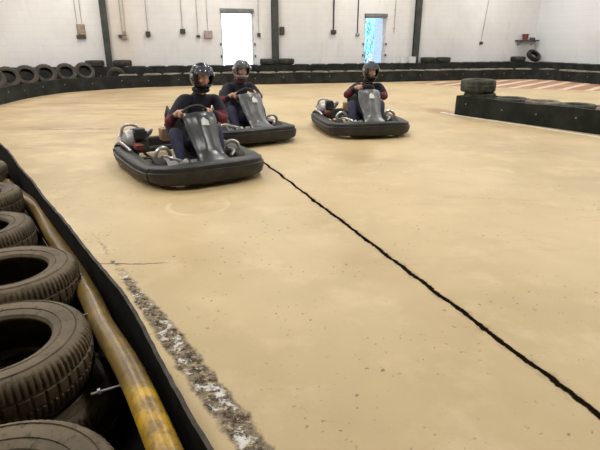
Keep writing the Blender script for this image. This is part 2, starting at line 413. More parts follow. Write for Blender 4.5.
# ------------------------------------------------------------------ wall fittings
def fitting(name, s, z, w, h, label, matn='box_dark', cat='electrical box', conduits=(0,), slant=0, extra=None, cr=.012):
    e = empty(name); e.matrix_world = BF @ Matrix.Translation((s, 0, z)); tag(e, label, cat)
    b_ = MB(); b_.box((0, -.05, 0), (w, .1, h)); bevel(b_.build('housing', M[matn], e), .012)
    c_ = MB(); c_.box((0, -.105, 0), (w * .7, .012, h * .6)); bevel(c_.build('cover', M[matn], e), .004)
    for cx in conduits:
        q = MB(); q.tube([(cx, -.03, h / 2 - .01), (cx + slant * .3, -.03, (HC - z) * .3), (cx + slant, -.03, HC - z)], cr, 8)
        q.build('conduit', M['conduit'] if cr < .02 else M['box_dark'], e)
    if extra:
        for (ex, ez, ew, eh, en) in extra:
            q = MB(); q.box((ex, -.045, ez), (ew, .09, eh)); bevel(q.build('switch', M[en], e), .01)
    return e
fitting('distribution_box', -7.78, 1.80, .26, .34, 'tan wall box with two conduits, left of the far left column', 'box_tan', conduits=(-.1, .05), extra=[(-.02, -.24, .3, .1, 'box_dark')])
fitting('socket_outlet', -6.40, 1.68, .13, .14, 'pair of small brown sockets on two conduits just right of the left column', 'box_tan', 'socket', (-.06, .05), extra=[(-.14, -.09, .12, .1, 'box_dark'), (.02, -.15, .12, .09, 'box_tan')])
fitting('switch_box', -5.60, 1.66, .16, .18, 'dark square box on a thin conduit, first dark box right of the left column', 'box_dark')
fitting('switch_box', -4.40, 1.76, .18, .16, 'dark square box on a thin conduit, second dark box right of the left column')
fitting('cable_junction', -3.86, 1.60, .12, .08, 'very small grey junction beside the pinkish box', 'box_dark', 'junction box')
fitting('meter_box', -3.50, 1.66, .3, .26, 'pinkish square box left of the bright doorway', 'box_pink')
fitting('switch_box', -1.62, 1.65, .12, .13, 'small dark switch between the bright doorway and the middle column', 'box_dark', 'switch')
fitting('isolator_switch', -.72, 1.80, .16, .28, 'dark upright isolator fixed right against the middle column', 'box_dark', 'switch', ())
fitting('socket_outlet', 1.35, 1.76, .2, .16, 'dark box under a thick dark conduit midway along the far wall', 'box_dark', 'socket', (0,), cr=.028)
fitting('switch_box', 2.36, 1.68, .14, .1, 'small switch just left of the blue doorway', 'conduit', 'switch', (0,), cr=.022)
fitting('socket_outlet', 8.08, 1.36, .12, .12, 'small dark socket under a slanting cable near the right end', 'box_dark', 'socket', (0,), slant=.35)
cb = empty('surface_conduit'); cb.matrix_world = BF @ Matrix.Translation((3.95, 0, 0)); tag(cb, 'bare grey conduit dropping beside the right of the blue doorway', 'conduit')
q = MB(); q.tube([(0, -.03, 1.75), (0, -.03, HC)], .014, 8); q.build('pipe', M['conduit'], cb)
for zz in (1.9, 2.6, 3.6, 4.8):
    q = MB(); q.box((0, -.02, zz), (.07, .04, .03)); q.build('pipe_clip', M['conduit'], cb)
# shelf in the corner with a pot
sh = empty('wall_shelf'); sh.matrix_world = BF @ Matrix.Translation((10.32, 0, 1.46)); tag(sh, 'dark wall shelf high in the far right corner', 'shelf')
q = MB(); q.box((0, -.17, 0), (1.0, .34, .05)); bevel(q.build('board', M['box_dark'], sh), .008)
for sx in (-.35, .35):
    q = MB(); q.tube([(sx, -.3, -.03), (sx, -.01, -.03), (sx, -.01, -.2), (sx, -.3, -.03)], .012, 6); q.build('bracket', M['steel'], sh)
pt = MB(); pt.lathe([(0, 0), (.10, 0), (.13, .2), (.145, .21), (.145, .24), (.115, .24), (.09, .03), (0, .03)], 20, closed=False)
po = pt.build('pot', M['redpart']); po.matrix_world = BF @ Matrix.Translation((10.2, -.17, 1.486)); tag(po, 'red-brown pot standing on the corner shelf', 'pot')
bt = MB(); bt.lathe([(0, 0), (.12, 0), (.12, .06), (.09, .1), (0, .1)], 16, closed=False)
bo = bt.build('tin', M['box_dark']); bo.matrix_world = BF @ Matrix.Translation((10.58, -.17, 1.486)); tag(bo, 'low dark tin beside the pot on the corner shelf', 'tin')

# ------------------------------------------------------------------ tyres
PROF = [(.182, -.062), (.178, -.075), (.186, -.088), (.200, -.093), (.225, -.099), (.255, -.101), (.280, -.096), (.292, -.088), (.302, -.075), (.308, -.055), (.310, -.032), (.304, -.029), (.304, -.022), (.3105, -.019), (.311, 0),
        (.3105, .019), (.304, .022), (.304, .029), (.310, .032), (.308, .055), (.302, .075), (.292, .088), (.280, .096), (.255, .101), (.225, .099), (.200, .093), (.186, .088), (.178, .075), (.182, .062),
        (.205, .078), (.250, .086), (.280, .076), (.296, .050), (.299, 0), (.296, -.050), (.280, -.076), (.250, -.086), (.205, -.078)]
def tyre_hi(matn, n=264):
    def fn(i, j, r, h):
        if 7 <= j <= 10 or 18 <= j <= 21:
            if i % 3 == 0: r -= .008 if j not in (7, 21) else .005
        elif 13 <= j <= 15 and i % 6 == 0: r -= .007
        if j in (3, 4, 24, 25): r += 0
        return r, h
    mb = MB(); mb.lathe(PROF, n, fn=fn)
    # raised sidewall ribs
    for sg in (1, -1):
        mb.lathe([(.212, sg * .0955), (.2135, sg * .0995), (.216, sg * .0965)], n, closed=False)
        mb.lathe([(.262, sg * .0995), (.264, sg * .1035), (.267, sg * .0995)], n, closed=False)
    return mb.mesh('tyre', M[matn])
def tyre_lo(matn):
    P2 = [PROF[i] for i in (0, 2, 4, 5, 7, 8, 9, 11, 13, 14, 15, 17, 19, 20, 21, 23, 24, 26, 28, 30, 32, 33, 34, 36)]
    mb = MB(); mb.lathe(P2, 40, fn=lambda i, j, r, h: (r - (.008 if 4 <= j <= 14 and i % 2 else 0), h)); return mb.mesh('tyre', M[matn])
ME = {'near': tyre_hi('tyre_near'), 'near_low': tyre_hi('tyre_near_low', 264), 'far': tyre_lo('rubber_far'), 'light': tyre_lo('rubber_light'), 'dusty': tyre_lo('rubber_dusty'), 'isl': tyre_lo('rubber_island')}
TT = .203
def tyre(kind, loc, label, group=None, rot=(0, 0, 0)):
    o = bpy.data.objects.new('tyre', ME[kind]); C.objects.link(o); o.location = loc
    o.rotation_euler = rot if rot != (0, 0, 0) else (0, 0, random.uniform(0, 6.28))
    return tag(o, label, 'tyre', group)
near = [(-2.85, 4.17), (-2.295, 3.36), (-1.865, 2.675), (-1.375, 2.12), (-1.075, 1.52), (-.72, .84)]
words = ['small-looking dusty tyre at the left edge, farthest of the near left row', 'dusty brown tyre, second farthest of the near left row', 'dusty brown tyre lying flat, fourth nearest in the left row',
         'dusty tyre with worn tread, third nearest in the left row', 'large dusty tyre with deep tread, second nearest in the left row', 'nearest tyre, cut off by the bottom left corner']
offs = [(0, 0), (.03, .0), (-.02, .02), (.03, .01), (.075, -.0), (.02, .03)]
low = ['farthest', 'second farthest', 'fourth nearest', 'third nearest', 'second nearest', 'nearest']
tl = [(0, 0, 1), (.02, .01, 1), (.015, .03, 1), (-.02, .015, 1), (.03, -.025, 1), (.0, .02, 1)]
for i, (x, y) in enumerate(near):
    tyre('near', (x, y, TT * 1.5 + .012), words[i], None, (tl[i][0] * .6, tl[i][1] * .6, random.uniform(0, 6)))
    tyre('near_low', (x + offs[i][0], y + offs[i][1], TT * .5), 'grimy lower tyre under the %s tyre of the near left row' % low[i])

# ------------------------------------------------------------------ belts
def belt(name, pts, h, label, matn='belt', edgem='belt_edge', th=.016, wav=.012, n=8, hw=.012, bolts=0, side=1, parent=None, seed=1, bz=.6, rootmatch=None):
    rnd = random.Random(seed); P_ = catmull([(p[0], p[1], 0) for p in pts], n); N = len(P_)
    vs = []; fs = []; mi = []
    ph = rnd.uniform(0, 6); acc = 0; info = []
    for i, p in enumerate(P_):
        a = P_[max(0, i - 1)]; b_ = P_[min(N - 1, i + 1)]; t = (b_ - a).normalized(); nn = V((-t.y, t.x, 0))
        if i: acc += (p - P_[i - 1]).length
        o = math.sin(acc * 5.3 + ph) * wav + math.sin(acc * 2.1 + ph * 2) * wav
        hh = h + math.sin(acc * 3.1 + ph) * hw * .6 + rnd.uniform(-hw, hw) * .35
        top = p + nn * o; bot = p + nn * o * .3
        info.append((top, bot, nn, hh, acc))
        vs += [bot - nn * th / 2, bot + nn * th / 2, top + nn * th / 2 + V((0, 0, hh)), top - nn * th / 2 + V((0, 0, hh))]
    mb = MB()
    side_f = []; top_f = []
    for i in range(N - 1):
        a = i * 4; b_ = a + 4
        side_f += [(a, b_, b_ + 3, a + 3), (a + 1, a + 2, b_ + 2, b_ + 1), (a, a + 1, b_ + 1, b_)]
        top_f.append((a + 3, b_ + 3, b_ + 2, a + 2))
    side_f += [(0, 3, 2, 1), ((N - 1) * 4, (N - 1) * 4 + 1, (N - 1) * 4 + 2, (N - 1) * 4 + 3)]
    o_ = len(mb.v); mb.add(vs, side_f, 0, True)
    for f in top_f: mb.f.append(f); mb.m.append(1); mb.s.append(False)
    ob = mb.build(name, [M[matn], M[edgem]])
    tag(ob, label, 'barrier')
    nxt = .4
    bm_mesh = None
    for (top, bot, nn, hh, ac) in info:
        if bolts and ac >= nxt:
            nxt += bolts
            if bm_mesh is None:
                q = MB(); q.cyl((0, 0, -.006), (0, 0, .004), .016, 10); q.cyl((0, 0, .004), (0, 0, .014), .009, 6); bm_mesh = q.mesh('bolt', M['bolt'])
            k_ = bz + rnd.uniform(-.06, .06); pos = bot.lerp(top, k_) + V((0, 0, hh * k_)) + nn * side * (th / 2 + .004)
            bo = bpy.data.objects.new('bolt', bm_mesh); C.objects.link(bo); bo.parent = ob; bo.location = pos
            bo.rotation_euler = (nn * side).to_track_quat('Z', 'Y').to_euler()
    return ob
nb = [(.05, .58), (-.22, 1.0), (-.46, 1.39), (-.71, 1.79), (-.94, 2.13), (-1.45, 2.85), (-2.04, 3.67), (-3.0, 5.0), (-4.6, 7.1), (-6.0, 8.6)]
belt('rubber_belt', nb, .425, 'black rubber belt barrier curving along the near left tyres and yellow pipe', 'belt_near', 'belt_edge_near', n=12, wav=.004, th=.014, seed=5)
fb = [(-7.3, 10.3), (-7.12, 11.9), (-7.2, 13.6), (-6.95, 15.05), (-6.2, 16.1), (-4.97, 17.05), (-2.5, 17.95), (0, 18.5), (3.8, 19.5), (7.2, 20.4), (8.9, 20.75), (9.75, 20.3), (10.15, 19.2), (10.75, 17.2), (11.3, 15.4)]
belt('rubber_belt', fb, .380, 'long dark rubber belt barrier across the far end of the track', bolts=.9, side=-1, seed=2, wav=.02, n=10, hw=.02)

# far row of flat tyres behind the long belt
def along(pts, step, off, start=0):
    P_ = catmull([(p[0], p[1], 0) for p in pts], 80); out = []; acc = 0; nxt = start
    for i in range(1, len(P_)):
        d = (P_[i] - P_[i - 1]).length; acc += d
        if acc >= nxt:
            t = (P_[i] - P_[i - 1]).normalized(); out.append((P_[i] + V((-t.y, t.x, 0)) * off, t)); nxt += step
    return out
fcurve = [(-5.6, 16.6)] + fb[5:]
for p, t in along(fcurve, .65, .37, .3):
    for kz in range(2):
        tyre('dusty', (p.x, p.y, TT * (kz + .5)), 'dusty black tyre in the flat stacked row right behind the long far belt', 'flat tyres behind the long far belt')
# upright leaning tyres at the far left
ups = [(-7.70, 13.0), (-7.73, 13.75), (-7.62, 14.5), (-7.45, 15.25), (-7.15, 15.95), (-6.85, 16.6)]
udesc = ['cut by the photo left edge', 'second from the photo left edge', 'third from the left edge', 'fourth from the left edge', 'fifth from the left edge', 'sixth, with its rim facing right']
for i, (x, y) in enumerate(ups):
    th = R(31)
    tyre('light', (x, y, TT * .5), 'flat tyre under a leaning far left tyre, ' + udesc[i].split(',')[0])
    o = tyre('light', (x, y, .31 * math.cos(th) + .1 * math.sin(th) + TT - .015), 'upright dark tyre leaning behind the far left belt, ' + udesc[i], None, (1, 0, 0))
    ax = V((.75 + .12 * (i % 2), -1, 0)).normalized(); ax = (ax * math.cos(th) + V((0, 0, 1)) * math.sin(th)).normalized()
    o.rotation_euler = ax.to_track_quat('Z', 'Y').to_euler()
o = tyre('light', (-6.12, 17.35, .315), 'grey upright tyre showing as an arch, last of the far left upright row', None, (1, 0, 0))
o.rotation_euler = V((.30, -1, .06)).normalized().to_track_quat('Z', 'Y').to_euler()

# second barrier against the wall
def BW(s, n, z=0): return BF @ V((s, n, z))
rb = [BW(s, -.78)[:2] for s in (-10.5, -8, -5, -2, 1, 4, 7, 8.6)] + [BW(a, b_)[:2] for a, b_ in ((9.6, -.85), (10.08, -1.3), (10.2, -2.2), (10.2, -4), (10.2, -6.5))]
belt('rubber_belt', rb, .60, 'taller dark belt barrier standing along the foot of the far wall', bolts=1.3, side=-1, seed=9, wav=.02, n=8, hw=.012, edgem='belt')
for i in range(31):
    s = -10.1 + i * .67
    if s > 10.2: break
    for kz in range(3):
        p = BW(s, -.42, TT * (kz + .5)); tyre('far', p, 'black tyre in the three-high stacks between wall belt and far wall', 'stacked tyres against the far wall')
for i in range(8):
    for kz in range(3):
        tyre('far', BW(10.56, -1.2 - .66 * i, TT * (kz + .5)), 'black tyre in the three-high stacks along the right wall', 'stacked tyres along the right wall')
zt = TT * 3.5 + .002
def onwall(s, label, n=-.45, dz=0): tyre('far', BW(s, n, zt + dz), label)
onwall(-7.45, 'black tyre lying on the wall barrier just left of the left column foot', dz=0)
onwall(-6.55, 'black tyre lying on the wall barrier just right of the left column foot')
onwall(-1.38, 'black tyre lying on the wall barrier against the left side of the middle column')
onwall(-.68, 'black tyre lying on the wall barrier against the right side of the middle column')
onwall(5.35, 'black tyre lying on the wall barrier at the foot of the right column')
onwall(6.05, 'black tyre lying on the wall barrier, second one right of the right column')
onwall(9.75, 'black tyre lying flat on the wall barrier below the corner shelf')
o = tyre('far', BW(10.50, -.50, zt + .13), 'black tyre tilted up like an arch below the corner shelf', None, (1, 0, 0))
o.rotation_euler = (V((.25, -.62, .74)).normalized()).to_track_quat('Z', 'Y').to_euler()
# white tins by the blue doorway
for i, (s, w, lb) in enumerate(((3.86, .10, 'white tin on the wall barrier nearest the blue doorway'), (4.22, .12, 'grey-white tin, middle one of three beside the blue doorway'), (4.6, .15, 'largest white tin beside the right column foot'))):
    q = MB(); hh = .17 + .03 * i
    q.lathe([(0, 0), (w, 0), (w, hh * .9), (w * 1.05, hh * .92), (w * 1.05, hh), (w * .9, hh), (w * .9, hh * .96), (0, hh * .96)], 20, closed=False)
    e = q.build('paint_tin', M['white']); e.location = BW(s, -.5, TT * 3 + .002); tag(e, lb, 'tin')
    hq = MB(); hq.tube([(w * math.cos(a), 0, hh * .8 - w * .6 * math.sin(a)) for a in [PI * j / 8 for j in range(9)]], .006, 6); 
    hq.build('handle', M['steel'], e)

# ------------------------------------------------------------------ island
d_ = V((.567, -.824, 0)); nn_ = V((.824, .567, 0))
A0 = V((3.20, 10.42, 0))
isl = [A0 + d_ * t for t in (6.0, 4.2, 2.8, 1.4, .12)] + [A0 + nn_ * .10 - d_ * .06, A0 + nn_ * .56 - d_ * .06] + [A0 + nn_ * .68 + d_ * t for t in (.12, 1.4, 2.8, 4.2, 6.0)]
belt('rubber_belt', [(p.x, p.y) for p in isl], .375, 'dark rubber belt wrapped around the island of tyres on the right', 'belt_island', 'belt_edge', bolts=.75, side=1, seed=12, wav=.010, n=8)
for i in range(9):
    p = A0 + nn_ * (.34 if i else .315) + d_ * (.34 + i * .64 if i else .285)
    kind = 'dusty' if i in (2, 4, 6) else 'isl'
    zs = 1.12 if i == 0 else 1
    o = tyre('isl', (p.x, p.y, TT * .5 * zs), 'lower tyre hidden inside the belted island, bottom of its stack', 'lower island tyres'); o.scale = (1, 1, zs)
    ordn = ['first at the tip, under the raised tyre', 'second from the tip', 'third from the tip', 'fourth from the tip', 'fifth from the tip', 'sixth from the tip', 'seventh from the tip', 'eighth from the tip', 'ninth from the tip'][i]
    o = tyre(kind, (p.x, p.y, TT * 1.5 * zs + .002), 'tyre lying flat on top of the island, ' + ordn); o.scale = (1, 1, zs)
p = A0 + nn_ * .25 + d_ * .27
o = tyre('isl', (p.x, p.y, TT * 2 * 1.12 + .004 + TT * .5 * 1.22), 'dark tyre raised above the others at the tip of the island'); o.scale = (1.1, 1.1, 1.22)

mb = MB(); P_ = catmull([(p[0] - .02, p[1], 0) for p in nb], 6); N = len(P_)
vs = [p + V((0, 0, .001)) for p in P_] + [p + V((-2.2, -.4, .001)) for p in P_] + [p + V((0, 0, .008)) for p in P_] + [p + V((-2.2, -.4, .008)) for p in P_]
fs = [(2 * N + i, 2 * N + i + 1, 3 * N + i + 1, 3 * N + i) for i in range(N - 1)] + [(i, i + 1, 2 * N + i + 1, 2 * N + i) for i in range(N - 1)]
mb.add(vs, fs); struct(mb.build('trim_5', M['mat']))  # thin dark sheet painting the shade beneath the near tyres and behind the belt
# painted marks on the floor (thin paint layers)
def ribbon(name, pts, w, matn, z=.003, ws=None):
    P_ = catmull([(a, b_, 0) for a, b_ in pts], 10); mb = MB(); N = len(P_); vs = []
    for i, p in enumerate(P_):
        t = (P_[min(N - 1, i + 1)] - P_[max(0, i - 1)]).normalized(); nn = V((-t.y, t.x, 0)); ww = w * (1 + .25 * math.sin(i * 1.7))
        vs += [p + nn * ww / 2, p - nn * ww / 2, p - nn * ww / 2 + V((0, 0, z)), p + nn * ww / 2 + V((0, 0, z))]
    fs = []
    for i in range(N - 1):
        a = 4 * i; fs += [(a + 3, a + 2, a + 6, a + 7), (a, a + 3, a + 7, a + 4), (a + 2, a + 1, a + 5, a + 6)]
    mb.add(vs, fs); return struct(mb.build(name, M[matn]))
o = ribbon('trim_6', [(3.0, 10.75), (3.22, 10.25), (3.72, 9.45), (4.66, 7.9), (6.3, 5.4)], .095, 'paint_white'); 
kb = MB(); pts = [(4.0, 18.75), (6.6, 19.9), (10.6, 20.95), (11.2, 18.3), (9.5, 15.6), (6.6, 16.75), (4.9, 17.7)]
N = len(pts); kb.add([(a, b_, 0) for a, b_ in pts] + [(a, b_, .004) for a, b_ in pts], [tuple(range(N, 2 * N))] + [(i, (i + 1) % N, N + (i + 1) % N, N + i) for i in range(N)])
struct(kb.build('trim_7', M['kerb']))

# ------------------------------------------------------------------ yellow pipe
pp = [(.02, .42), (-.20, .78), (-.395, 1.10), (-.60, 1.42), (-.81, 1.74), (-.975, 2.02), (-1.225, 2.44), (-1.555, 2.92), (-1.965, 3.52), (-2.5, 4.12), (-3.1, 4.95)]
P_ = catmull([(a + (.004 if b_ > 1.2 else -.010) + (.016 if 1 < b_ < 2.1 else 0), b_ + .01, .345 - .10 * min(1, max(0, (b_ - 1.45)) / 1.1)) for a, b_ in pp], 8)
q = MB(); q.tube(P_, .046, 20); yp = q.build('guard_pipe', M['pipe']); tag(yp, 'worn yellow plastic pipe running between the near tyres and the rubber belt', 'pipe')
for (px, py) in ((-.63, 1.36), (-.93, 1.82)):
    q = MB(); q.tube([(px + .10, py + .05, .33), (px - .045, py - .03, .33)], .0045, 8, mi=0); q.cyl((px - .028, py - .02, .33), (px - .020, py - .0155, .33), .011, 6)
    q.build('through_bolt', M['bolt'], yp, 'bright threaded bolt sticking out of the pipe')

# ------------------------------------------------------------------ karts
KA, KB = 1.04, .71
def outline(t, a=KA, b=KB, e=2 / 3.6):
    c, s = math.cos(t), math.sin(t)
    return V((a * math.copysign(abs(c) ** e, c), b * math.copysign(abs(s) ** e, s), 0))
def shell(t0, t1, n, sec):
    """sweep a closed section along part of the outline; sec(t)->list of (inset, z)"""
    mb = MB(); rings = []
    for i in range(n + 1):
        t = t0 + (t1 - t0) * i / n
        a = outline(t - .01); b_ = outline(t + .01); tn = (b_ - a).normalized(); out = V((tn.y, -tn.x, 0)); p = outline(t)
        rings.append([p - out * ins + V((0, 0, z)) for ins, z in sec(t)])
    k_ = len(rings[0]); vs = [v for r in rings for v in r]
    fs = [(i * k_ + j, (i + 1) * k_ + j, (i + 1) * k_ + (j + 1) % k_, i * k_ + (j + 1) % k_) for i in range(n) for j in range(k_)]
    mb.add(vs, fs, 0, True)
    mb.f.append(tuple(range(k_))); mb.m.append(0); mb.s.append(False)
    mb.f.append(tuple(range(n * k_, (n + 1) * k_))[::-1]); mb.m.append(0); mb.s.append(False)
    return mb
def sec_lo(zt, wd=.13, z0=.05):
    return [(.05, z0), (.01, z0 + .02), (.0, z0 + .06), (-.004, z0 + .065), (-.006, zt - .055), (.012, zt - .05), (.016, zt - .012), (.03, zt), (wd * .55, zt + .006), (wd - .01, zt - .008), (wd, zt - .03), (wd, z0)]
def make_kart(label, fm='fairing', light=False):
    k_ = empty('go_kart'); tag(k_, label, 'go kart', 'rental go karts on the track')
    def fz(t):
        c = math.cos(t); return .205 + .045 * max(0, c) ** 2
    shell(-1.02, 1.02, 36, lambda t: sec_lo(fz(t), .20 + .03 * math.cos(t))).build('front_bumper', M['body_grey'], k_)
    shell(1.05, 1.99, 16, lambda t: sec_lo(.205, .19)).build('side_pod', M['body_grey'], k_)
    shell(-1.99, -1.05, 16, lambda t: sec_lo(.205, .19)).build('side_pod', M['body_grey'], k_)
    shell(2.02, 2 * PI - 2.02, 32, lambda t: sec_lo(.225, .10)).build('rear_bumper', M['black'], k_)
    # floor tray
    q = MB(); q.box((.22, 0, .06), (1.15, .62, .02), bev=.006); q.build('floor_tray', M['alu'], k_)
    # chassis
    q = MB()
    for sy in (-1, 1):
        q.tube(catmull([(-.86, .30 * sy, .11), (-.4, .33 * sy, .10), (.3, .33 * sy, .09), (.55, .26 * sy, .10), (.84, .2 * sy, .12)], 5), .018, 8)
        q.tube([(.34, .32 * sy, .10), (.40, .52 * sy, .11)], .016, 8); q.tube([(-.25, .33 * sy, .10), (-.25, .55 * sy, .12)], .014, 8)
    q.tube([(-.6, -.36, .12), (-.6, .36, .12)], .016, 8); q.tube([(.5, -.52, .13), (.5, .52, .13)], .018, 8)
    q.tube([(-.84, -.33, .11), (-.84, .33, .11)], .018, 8); q.cyl((-.58, -.56, .135), (-.58, .56, .135), .02, 12)
    q.build('chassis_frame', M['steel'], k_)
    # wheels
    def wheel(x, y, r, w):
        prof = [(r * .5, -w / 2), (r * .86, -w / 2), (r * .97, -w * .38), (r, -w * .2), (r, w * .2), (r * .97, w * .38), (r * .86, w / 2), (r * .5, w / 2), (r * .48, w * .3), (r * .48, -w * .3)]
        e = MB(); e.lathe(prof, 28, axis='y', off=(x, y, r + .002)); t_ = e.build('wheel', M['rubber_far'], k_)
        h = MB(); h.lathe([(0, -w * .12), (r * .3, -w * .12), (r * .35, -w * .4), (r * .49, -w * .4), (r * .49, w * .4), (r * .35, w * .4), (r * .3, w * .12), (0, w * .12)], 20, axis='y', closed=False, off=(x, y, r + .002)); h.build('hub', M['alu'], t_)
    for sy in (-1, 1): wheel(.50, sy * .455, .125, .12); wheel(-.58, sy * .50, .138, .17)
    # bucket seat
    q = MB(); seat = [(.10, .075, .19), (-.08, .07, .20), (-.28, .085, .21), (-.42, .16, .215), (-.50, .30, .215), (-.56, .46, .20), (-.60, .58, .16)]
    vs = []; K = 9
    for (x, z, w) in seat:
        for j in range(K):
            u = -1 + 2 * j / (K - 1); lift = .16 * abs(u) ** 3 
            back = max(0, (z - .1)) * 1.2
            vs.append((x + lift * min(1, back) * .9, u * w + .15, z + lift * (1 - min(1, back) * .8)))
    fs = [(i * K + j, i * K + j + 1, (i + 1) * K + j + 1, (i + 1) * K + j) for i in range(len(seat) - 1) for j in range(K - 1)]
    q.add(vs, fs, 0, True); s_ = q.build('seat', M['black'], k_); md = s_.modifiers.new('Solidify', 'SOLIDIFY'); md.thickness = .018; md.offset = -1
    # fairing in front of the steering wheel
    secs = [(.36, .665, .14, .05), (.405, .68, .175, .04), (.45, .62, .19, .05), (.50, .52, .185, .055), (.56, .42, .165, .05), (.63, .34, .15, .045), (.70, .27, .15, .04), (.79, .245, .17, .03), (.88, .225, .19, .02)]
    K = 13; F = []; B_ = []; FY = .05
    for i, (x, z, w, cr) in enumerate(secs):
        i0 = max(0, i - 1); i1 = min(len(secs) - 1, i + 1)
        tx = V((secs[i1][0] - secs[i0][0], 0, secs[i1][1] - secs[i0][1])).normalized(); nrm = V((-tx.z, 0, tx.x))
        if nrm.x < 0: nrm = -nrm
        for j in range(K):
            u = -1 + 2 * j / (K - 1); d = cr * (1 - abs(u) ** 2.4) * 1.2 + (.018 if abs(u) < .42 and 1 < i < 6 else 0)
            F.append(V((x, u * w + FY, z)) + nrm * d); B_.append(V((x, u * w + FY, z)) + nrm * (d - .03) )
    NS = len(secs); vs = F + B_; o_ = NS * K
    fs = [(i * K + j, i * K + j + 1, (i + 1) * K + j + 1, (i + 1) * K + j) for i in range(NS - 1) for j in range(K - 1)]
    fs += [tuple(o_ + a for a in f[::-1]) for f in fs]
    for i in range(NS - 1): fs += [(i * K, (i + 1) * K, o_ + (i + 1) * K, o_ + i * K), (i * K + K - 1, o_ + i * K + K - 1, o_ + (i + 1) * K + K - 1, (i + 1) * K + K - 1)]
    for j in range(K - 1): fs += [(j, o_ + j, o_ + j + 1, j + 1), ((NS - 1) * K + j, (NS - 1) * K + j + 1, o_ + (NS - 1) * K + j + 1, o_ + (NS - 1) * K + j)]
    q = MB(); q.add(vs, fs, 0, True); f_ = q.build('front_fairing', M[fm], k_)
    md = f_.modifiers.new('Sub', 'SUBSURF'); md.levels = 1; md.render_levels = 1
    # badge : small pale angular mark
    pts = [(-.035, -.04), (.05, -.045), (.045, .005), (.0, .05), (-.03, .02)]
    def onf(a, b_): # b_ along slope, a lateral
        t = V((.05, 0, -.10)).normalized(); n = V((.10, 0, .05)).normalized(); base = V((.478, 0, .565)) + n * .0845
        return base - t * b_ + V((0, a + FY, 0)) 
    q = MB(); n = V((.10, 0, .05)).normalized() * .006
    q.add([onf(a, b_) for a, b_ in pts] + [onf(a, b_) + n for a, b_ in pts], [(5, 6, 7, 8, 9), (4, 3, 2, 1, 0)] + [(i, (i + 1) % 5, 5 + (i + 1) % 5, 5 + i) for i in range(5)]); q.build('badge', M['white'], f_, 'pale angular mark on the fairing')
    # steering wheel and column
    Cw, nw, ww = V((.22, .06, .63)), V((-math.cos(R(38)), 0, math.sin(R(38)))), V((math.sin(R(38)), 0, math.cos(R(38))))
    q = MB(); q.tube([Cw + (V((0, 1, 0)) * math.cos(a) + ww * math.sin(a)) * .145 for a in [2 * PI * j / 36 for j in range(36)]], .0155, 10, closed=True)
    for a in (R(0), R(180), R(270)): q.tube([Cw - nw * .01, Cw + (V((0, 1, 0)) * math.cos(a) + ww * math.sin(a)) * .14], .011, 6)
    q.cyl(Cw - nw * .025, Cw + nw * .01, .038, 14); sw = q.build('steering_wheel', M['black'], k_)
    q = MB(); q.cyl(Cw - nw * .02, V((.58, .03, .13)), .012, 10); q.build('steering_column', M['alu'], k_)
    # pedals
    for sy in (-1, 1):
        q = MB(); q.tube([(.70, .16 * sy, .08), (.74, .16 * sy, .22)], .008, 6); q.box((.73, .16 * sy, .22), (.015, .07, .06), (0, R(-15), 0)); q.build('pedal', M['alu'], k_)
        # foot rails and hoops beside the fairing
        q = MB(); q.tube(catmull([(.30, .36 * sy, .12), (.36, .38 * sy, .235), (.60, .36 * sy, .265), (.70, .28 * sy, .24)], 6), .016, 8); q.build('side_rail', M['chrome'], k_)
        q = MB(); q.tube(catmull([(.42, .30 * sy, .20), (.44, .33 * sy, .31), (.46, .40 * sy, .35), (.47, .47 * sy, .31), (.47, .49 * sy, .20)], 5), .02, 8); q.build('wheel_guard', M['chrome'], k_)
    # engine on the right rear
    e = MB(); e.box((-.50, -.40, .22), (.22, .20, .16), bev=.02)
    for j in range(6): e.box((-.42, -.40, .32 + j * .016), (.15, .16, .008))
    e.box((-.42, -.40, .42), (.12, .12, .03), bev=.008)
    en = e.build('engine', M['steel'], k_)
    q = MB(); q.lathe([(0, -.09), (.06, -.09), (.10, -.07), (.115, -.03), (.115, .02), (0, .02)], 24, axis='y', closed=False, off=(-.48, -.485, .30)); q.build('recoil_cover', M['alu'], en, 'pale grey round starter cover')
    q = MB(); q.cyl((-.68, -.43, .33), (-.68, -.27, .33), .065, 20); q.cyl((-.68, -.44, .33), (-.68, -.43, .33), .05, 20); q.build('air_filter', M['black'], en)
    q = MB(); q.tube(catmull([(-.42, -.34, .36), (-.5, -.24, .40), (-.66, -.2, .34), (-.80, -.22, .26)], 6), .022, 10); q.tube([(-.80, -.22, .26), (-.82, -.45, .26)], .045, 14); q.build('exhaust', M['alu'], en)
    q = MB(); q.box((-.66, .02, .30), (.16, .2, .16), bev=.03); q.cyl((-.66, .02, .375), (-.66, .02, .405), .03, 14); ft = q.build('fuel_tank', M['tan'], k_, 'tan fuel tank')
    q = MB(); q.cyl((-.66, .02, .40), (-.66, .02, .425), .036, 14); q.build('tank_cap', M['black'], ft)
    q = MB(); q.box((-.60, .36, .26), (.24, .14, .16), bev=.03); q.build('battery_box', M['black'], k_)
    q = MB(); q.tube(catmull([(-.86, -.50, .20), (-.86, -.50, .36), (-.84, -.45, .42), (-.80, -.36, .42), (-.78, -.30, .36), (-.78, -.30, .22)], 6), .017, 10); q.build('guard_hoop', M['chrome'], k_)
    q = MB(); q.tube(catmull([(-.84, -.54, .30), (-.60, -.60, .28), (-.34, -.60, .26), (-.18, -.57, .22)], 6), .018, 10); q.build('side_rail', M['chrome'], k_)
    q = MB(); q.box((-.30, -.46, .245), (.2, .1, .06), bev=.015); q.build('side_cover', M['redpart'], k_, 'dull red cover beside the engine')
    return k_, (Cw, nw, ww)

